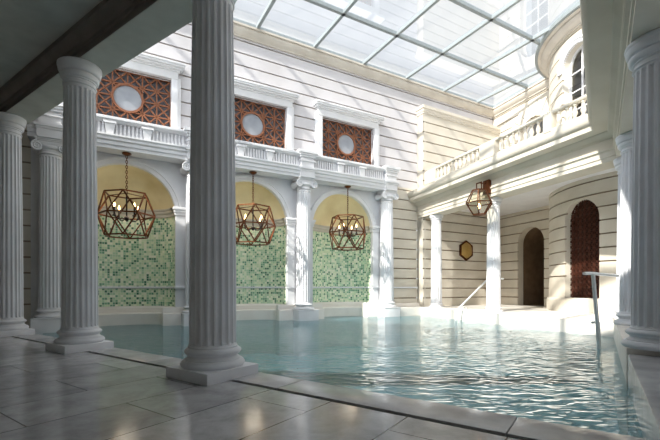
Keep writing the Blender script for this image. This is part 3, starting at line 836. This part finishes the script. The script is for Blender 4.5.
# raised right deck
d = MB(); dp = [R(.2, OC+.5), R(6.6, OC+.5), (K[0]-.2, K[1]-.35), (K[0]+3.5, K[1]-2), R(9, 0), R(.2, 0)]
d.prism(dp, -1.1, ZD, lambda x, y: (x, y)); struct(d.build('floor_right', M['deckstone'], bevel=.012))
sb = MB().box(-.347, 4.85, -3.0, .31, -1.1, .35).build('trim_4', M['deckstone'], None, CA+(0,), AT, bevel=.01); struct(sb)
ns = MB().box(-5.2, -.36, -3.0, .30, -1.1, .29).build('trim_5', M['coping'], None, CA+(0,), AT, bevel=.012); struct(ns)
dl = MB().box(10.2, 14.7, 10.6, NP+.1, -1.1, ZD-.004).build('floor_back', M['deckstone'], None, (0,0,0), AW); struct(dl)

# ================================================================== GLASS ROOF
gr = empty('glass_roof', (0,0,0), AW)
tag(gr, 'flat glass roof with grey glazing bars over the whole pool court', 'skylight')
def clip(poly, a, b, c):          # keep a x + b y <= c
    out = []
    for i in range(len(poly)):
        p, q = poly[i], poly[(i+1)%len(poly)]
        fp, fq = a*p[0]+b*p[1]-c, a*q[0]+b*q[1]-c
        if fp <= 0: out.append(p)
        if (fp < 0) != (fq < 0) and fp != fq:
            k = fp/(fp-fq); out.append((p[0]+(q[0]-p[0])*k, p[1]+(q[1]-p[1])*k))
    return out
rot = lambda p, a: (p[0]*cos(a)-p[1]*sin(a), p[0]*sin(a)+p[1]*cos(a))
def to_local(p): return rot(p, -AW)
# half planes in local frame
nR = rot((.94, .3412), -AW); cR = nR[0]*to_local(RQ[:2])[0]+nR[1]*to_local(RQ[:2])[1]
nF = rot((-.573, -.82), -AW); cF = -3.0*sqrt(.573**2+.82**2)
ts_ = [13.53-1.92*k for k in range(-2, 13)]; ns_ = [11.5, 9.54, 7.62, 5.70, 3.78, 1.86, -.06, -1.98, -3.9]
def clipall(p):
    p = clip(p, nR[0], nR[1], cR)
    return clip(p, nF[0], nF[1], cF) if len(p) > 2 else p
for i in range(len(ts_)-1):
    for j in range(len(ns_)-1):
        q = [(ts_[i+1], ns_[j+1]), (ts_[i], ns_[j+1]), (ts_[i], ns_[j]), (ts_[i+1], ns_[j])]
        q = clipall(q)
        if len(q) < 3: continue
        area = abs(sum(q[k][0]*q[(k+1)%len(q)][1]-q[(k+1)%len(q)][0]*q[k][1] for k in range(len(q))))/2
        if area < .02: continue
        MB().face([(x, y, 8.79) for x, y in q]) if 0 else None
        m_ = MB(); m_.face([(x, y, 8.80) for x, y in q]); m_.build('pane', M['roof_glass'], gr)
def bar_part(p, q, w=.045, h=.09):
    dx, dy = q[0]-p[0], q[1]-p[1]; L = sqrt(dx*dx+dy*dy)
    if L < .1: return
    nx, ny = -dy/L*w, dx/L*w
    poly = clipall([(p[0]+nx, p[1]+ny), (p[0]-nx, p[1]-ny), (q[0]-nx, q[1]-ny), (q[0]+nx, q[1]+ny)])
    if len(poly) > 2: MB().prism(poly, 8.74, 8.74+h).build('glazing_bar', M['bar'], gr)
for t in ts_[1:-1]: bar_part((t, -3.7), (t, 11.5))
for n_ in ns_[1:-1]: bar_part((-9, n_), (16, n_), .05, .1)
bar_part((-8, 11.42), (15, 11.42), .08, .1)
p, q = to_local(R(0, .1)), to_local(R(16, .1)); bar_part(p, q, .08, .1)

# ================================================================== LIGHT FITTINGS
def chandelier(xy, label, first=[None]):
    if first[0] is None:
        e = empty('chandelier')
        zc = 2.83-4.41    # cage centre below the soffit
        R1, R2, Hh = .66, .52, .53
        b = MB().lathe([(.11,-.01),(.11,-.03),(.06,-.06),(.02,-.07)], 20); b.build('ceiling_rose', M['copper'], e)
        b = MB(); z = -.06; k = 0
        while z > zc+Hh+.02:
            pts = []
            for i in range(12):
                a = 2*pi*i/12; x_, z_ = .022*cos(a), .042*sin(a)
                pts.append((x_, 0, z-.04+z_) if k % 2 == 0 else (0, x_, z-.04+z_))
            b.tube(pts, .008, 5, True); z -= .064; k += 1
        b.build('chain', M['copper'], e)
        b = MB(); top, mid_, bot = [], [], []
        for i in range(6):
            a = pi/3*i+.3
            top.append((R2*cos(a), R2*sin(a), zc+Hh)); bot.append((R2*cos(a), R2*sin(a), zc-Hh))
            mid_.append((R1*cos(a+pi/6), R1*sin(a+pi/6), zc))
        for i in range(6):
            j = (i+1) % 6
            for p, q in ((top[i], top[j]), (bot[i], bot[j]), (mid_[i], mid_[j]), (top[i], mid_[i]), (top[j], mid_[i]), (bot[i], mid_[i]), (bot[j], mid_[i])):
                b.bar(p, q, .026, .034)
        for i in (0, 2, 4): b.bar(top[i], (0, 0, zc+Hh+.03), .016)
        b.build('cage', M['copper'], e)
        b = MB().tube([(0,0,zc+Hh+.04),(0,0,zc-.1)], .02, 8)
        b.lathe([(.001,zc-.16),(.05,zc-.12),(.06,zc-.06),(.03,zc-.02),(.001,zc)], 14, cap=False)
        for i in range(4):
            a = pi/2*i+.5
            pts = [(.02*cos(a),.02*sin(a),zc-.06)]+[((.05+.27*f)*cos(a), (.05+.27*f)*sin(a), zc-.06-.07*sin(pi*f)) for f in (.2,.5,.8,1)]
            b.tube(pts, .013, 6)
            b.lathe([(.045,zc-.06),(.05,zc-.04),(.03,zc-.03)], 10, .32*cos(a), .32*sin(a))
        b.build('candle_arms', M['iron'], e)
        for i in range(4):
            a = pi/2*i+.5; x_, y_ = .32*cos(a), .32*sin(a)
            c = MB().lathe([(.022,zc-.04),(.022,zc+.16),(.012,zc+.165)], 10, x_, y_).build('candle', M['candle'], e)
            MB().lathe([(.004,zc+.165),(.02,zc+.19),(.026,zc+.215),(.016,zc+.25),(.002,zc+.29)], 10, x_, y_).build('bulb', M['bulb'], c)
        first[0] = e
    else: e = copy_tree(first[0])
    e.location = Vector((xy[0], xy[1], 4.41))*S; e.rotation_euler = (0, 0, AW+.1*random.random())
    tag(e, label, 'chandelier', 'faceted copper chandeliers')
    L = bpy.data.lights.new('chandelier_glow', 'POINT'); L.energy = 11; L.color = (1, .86, .66); L.shadow_soft_size = .3
    lo = bpy.data.objects.new('chandelier_glow', L); C.objects.link(lo); lo.location = Vector((xy[0], xy[1], 2.95))*S
for m, l in zip(mids, ['faceted copper cage chandelier in front of the leftmost mosaic niche', 'faceted copper cage chandelier partly cut off by the large near column', 'faceted copper cage chandelier in front of the right-hand mosaic niche']):
    chandelier(W(m, 11.23), l)

# copper lantern on the right entablature
ln = empty('wall_lantern', R(s_from_u(OC+.62, 479), OC+.62)+(3.11,), AR)
tag(ln, 'copper framed glass lantern hanging on a bracket from the right colonnade', 'lantern')
b = MB(); zt, zm, zb = .70, .33, 0; rt, rm, rb = .2, .39, .17; N = 6
rg = lambda r, z: [(r*cos(2*pi*k/N+.26), r*sin(2*pi*k/N+.26), z) for k in range(N)]
tt, mm, bb = rg(rt, zt), rg(rm, zm), rg(rb, zb)
for k in range(N):
    j = (k+1) % N
    for p, q in ((tt[k],tt[j]),(mm[k],mm[j]),(bb[k],bb[j]),(tt[k],mm[k]),(mm[k],bb[k])): b.bar(p, q, .028)
b.prism([(x,y) for x,y,z in bb], -.015, .01); b.prism([(x,y) for x,y,z in tt], zt-.01, zt+.02)
b.build('lantern_frame', M['copper'], ln)
b = MB()
for k in range(N):
    j = (k+1) % N; b.face([bb[k],bb[j],mm[j],mm[k]]); b.face([mm[k],mm[j],tt[j],tt[k]])
b.build('lantern_glass', M['lamp_glass'], ln)
MB().lathe([(.02,.02),(.02,.16),(.012,.17)], 10).build('candle', M['candle'], ln)
MB().lathe([(.01,.17),(.035,.21),(.045,.25),(.03,.3),(.004,.34)], 12).build('bulb', M['bulb'], ln)
b = MB(); b.bar((-.1,0,zt+.0),(-.1,0,zt+.22),.022); b.bar((.1,0,zt+.0),(.1,0,zt+.22),.022); b.bar((-.11,0,zt+.22),(.11,0,zt+.22),.03); b.bar((0,0,zt+.22),(0,.36,zt+.22),.03); b.build('bracket', M['copper'], ln)
MB().box(-.12,.12,.24,.35,.62,1.02).build('back_plate', M['copper'], ln, bevel=.008)

# hexagonal brass wall light
y_ = NP; r_ = (465.4-330)/394
tt_ = (r_*y_*cos(AW)+y_*sin(AW))/(cos(AW)-r_*sin(AW))
hx = empty('wall_light', W(tt_, NP)+(2.49,), AW); tag(hx, 'hexagonal brass dish light on the shaded stone wall at the back', 'wall light')
b = MB(); rows = []
for r, y in ((.41,0),(.41,-.07),(.36,-.09),(.34,-.05)):
    rows.append([(r*cos(pi/3*k+pi/6), y, r*sin(pi/3*k+pi/6)) for k in range(6)])
for A_, B_ in zip(rows, rows[1:]):
    for k in range(6): b.face([A_[k], A_[(k+1)%6], B_[(k+1)%6], B_[k]])
b.face(rows[0]); b.build('rim', M['copper'], hx)
b = MB(); nr = 6
for i in range(nr):
    r0, r1 = .345*i/nr, .345*(i+1)/nr; h0, h1 = -.05-.1*(1-(i/nr)**2), -.05-.1*(1-((i+1)/nr)**2)
    for k in range(24):
        a0, a1 = 2*pi*k/24, 2*pi*(k+1)/24
        hexr = lambda a: 1/ max(.866, abs(cos((a % (pi/3))-pi/6)))*.866*1.1 if 0 else 1
        P = [(r0*cos(a0),h0,r0*sin(a0)),(r1*cos(a0),h1,r1*sin(a0)),(r1*cos(a1),h1,r1*sin(a1)),(r0*cos(a1),h0,r0*sin(a1))]
        b.face(P if i else P[1:])
b.build('dish', M['brass'], hx)

# ================================================================== HANDRAILS
def smoothpts(pts, r=.06, n=5):
    pts = [Vector(p) for p in pts]; out = [pts[0]]
    for a, b_, c in zip(pts, pts[1:], pts[2:]):
        u = (a-b_).normalized(); v = (c-b_).normalized()
        p, q = b_+u*r, b_+v*r
        for k in range(n+1):
            f = k/n; out.append(p*(1-f)**2+b_*2*f*(1-f)+q*f*f)
    out.append(pts[-1]); return out
h1 = empty('handrail', (3.86, 12.1, 0), atan2(.341, .94))
tag(h1, 'slanting steel handrail rising from the water in front of the slim column', 'handrail', 'pool handrails')
MB().tube(smoothpts([(0,0,-.6),(0,0,.27),(1.2,0,1.24),(1.85,0,1.28)]), .028, 10).build('rail', M['steel'], h1)
MB().lathe([(.04,0),(.045,.02),(.045,.06),(.03,.07)], 12).build('rail_end', M['iron'], h1) if 0 else None
MB().tube([(1.5,0,1.26),(1.5,0,ZD)], .022, 8).build('support_post', M['steel'], h1)
MB().tube(smoothpts([(.32,.35,-.6),(.32,.35,.2),(.6,.35,.42),(.8,.35,.2),(.8,.35,-.6)], .1), .022, 8).build('grab_loop', M['steel'], h1)
h2 = empty('handrail', (4.54, 6.6, 0), atan2(.341, .94))
tag(h2, 'steel handrail with a level arm beside the columns at the right edge', 'handrail', 'pool handrails')
MB().tube([(0,0,-.6),(-.06,.02,.4),(-.12,.05,1.22)], .03, 10).build('post', M['steel'], h2)
MB().tube(smoothpts([(-.42,-.02,1.23),(-.12,.05,1.235),(1.1,.45,1.22)], .05), .026, 10).build('arm', M['steel'], h2)
MB().tube(smoothpts([(.2,.3,.38),(.5,.4,.38),(.56,.42,-.3)], .06), .024, 8).build('bracket', M['steel'], h2)

# ================================================================== CAMERA, LIGHT
cam = bpy.data.cameras.new('camera'); co = bpy.data.objects.new('camera', cam); C.objects.link(co)
cam.sensor_width = 36; cam.lens = 394*36/660; cam.shift_y = (287.5-220)/660; cam.clip_start = .05
co.location = (0, 0, S); co.rotation_euler = (pi/2, 0, 0)
bpy.context.scene.camera = co

SKY0 = (.60,.63,.67,1); SKY1 = (.85,.9,.98,1); SKY2 = (2.8,2.9,3.05,1)
sun = bpy.data.lights.new('sun', 'SUN'); sun.energy = 6.8; sun.angle = radians(1.2); sun.color = (1, .95, .86)
so = bpy.data.objects.new('sun', sun); C.objects.link(so)
d = Vector((.55, .52, -.56)); so.rotation_euler = d.to_track_quat('-Z', 'Y').to_euler(); so.location = (-10, -10, 30)

wld = bpy.data.worlds.new('world'); bpy.context.scene.world = wld; wld.use_nodes = True
wn_ = wld.node_tree; bg = wn_.nodes['Background']; bg.inputs['Strength'].default_value = 1.0
tc = wn_.nodes.new('ShaderNodeTexCoord')
dt = wn_.nodes.new('ShaderNodeVectorMath'); dt.operation = 'DOT_PRODUCT'; dt.inputs[1].default_value = tuple(Vector((-.50, -.72, .48)).normalized())
wn_.links.new(tc.outputs['Generated'], dt.inputs[0])
wr_ = wn_.nodes.new('ShaderNodeValToRGB')          # bright hazy cloud round the sun, plain white sky away from it
el = wr_.color_ramp.elements
el[0].position = .22; el[0].color = SKY0
el[1].position = .97; el[1].color = SKY2
e_ = el.new(.52); e_.color = SKY1
wn_.links.new(dt.outputs['Value'], wr_.inputs['Fac']); wn_.links.new(wr_.outputs['Color'], bg.inputs['Color'])
sc = bpy.context.scene
sc.view_settings.view_transform = 'Standard'; sc.view_settings.look = 'None'; sc.view_settings.gamma = 1
sc.view_settings.use_curve_mapping = False; sc.view_settings.exposure = .62
sc.cycles.max_bounces = 18; sc.cycles.diffuse_bounces = 14; sc.cycles.glossy_bounces = 6; sc.cycles.transparent_max_bounces = 16
sc.cycles.caustics_reflective = False; sc.cycles.caustics_refractive = False
sc.cycles.use_denoising = True
sc.cycles.sample_clamp_indirect = 8
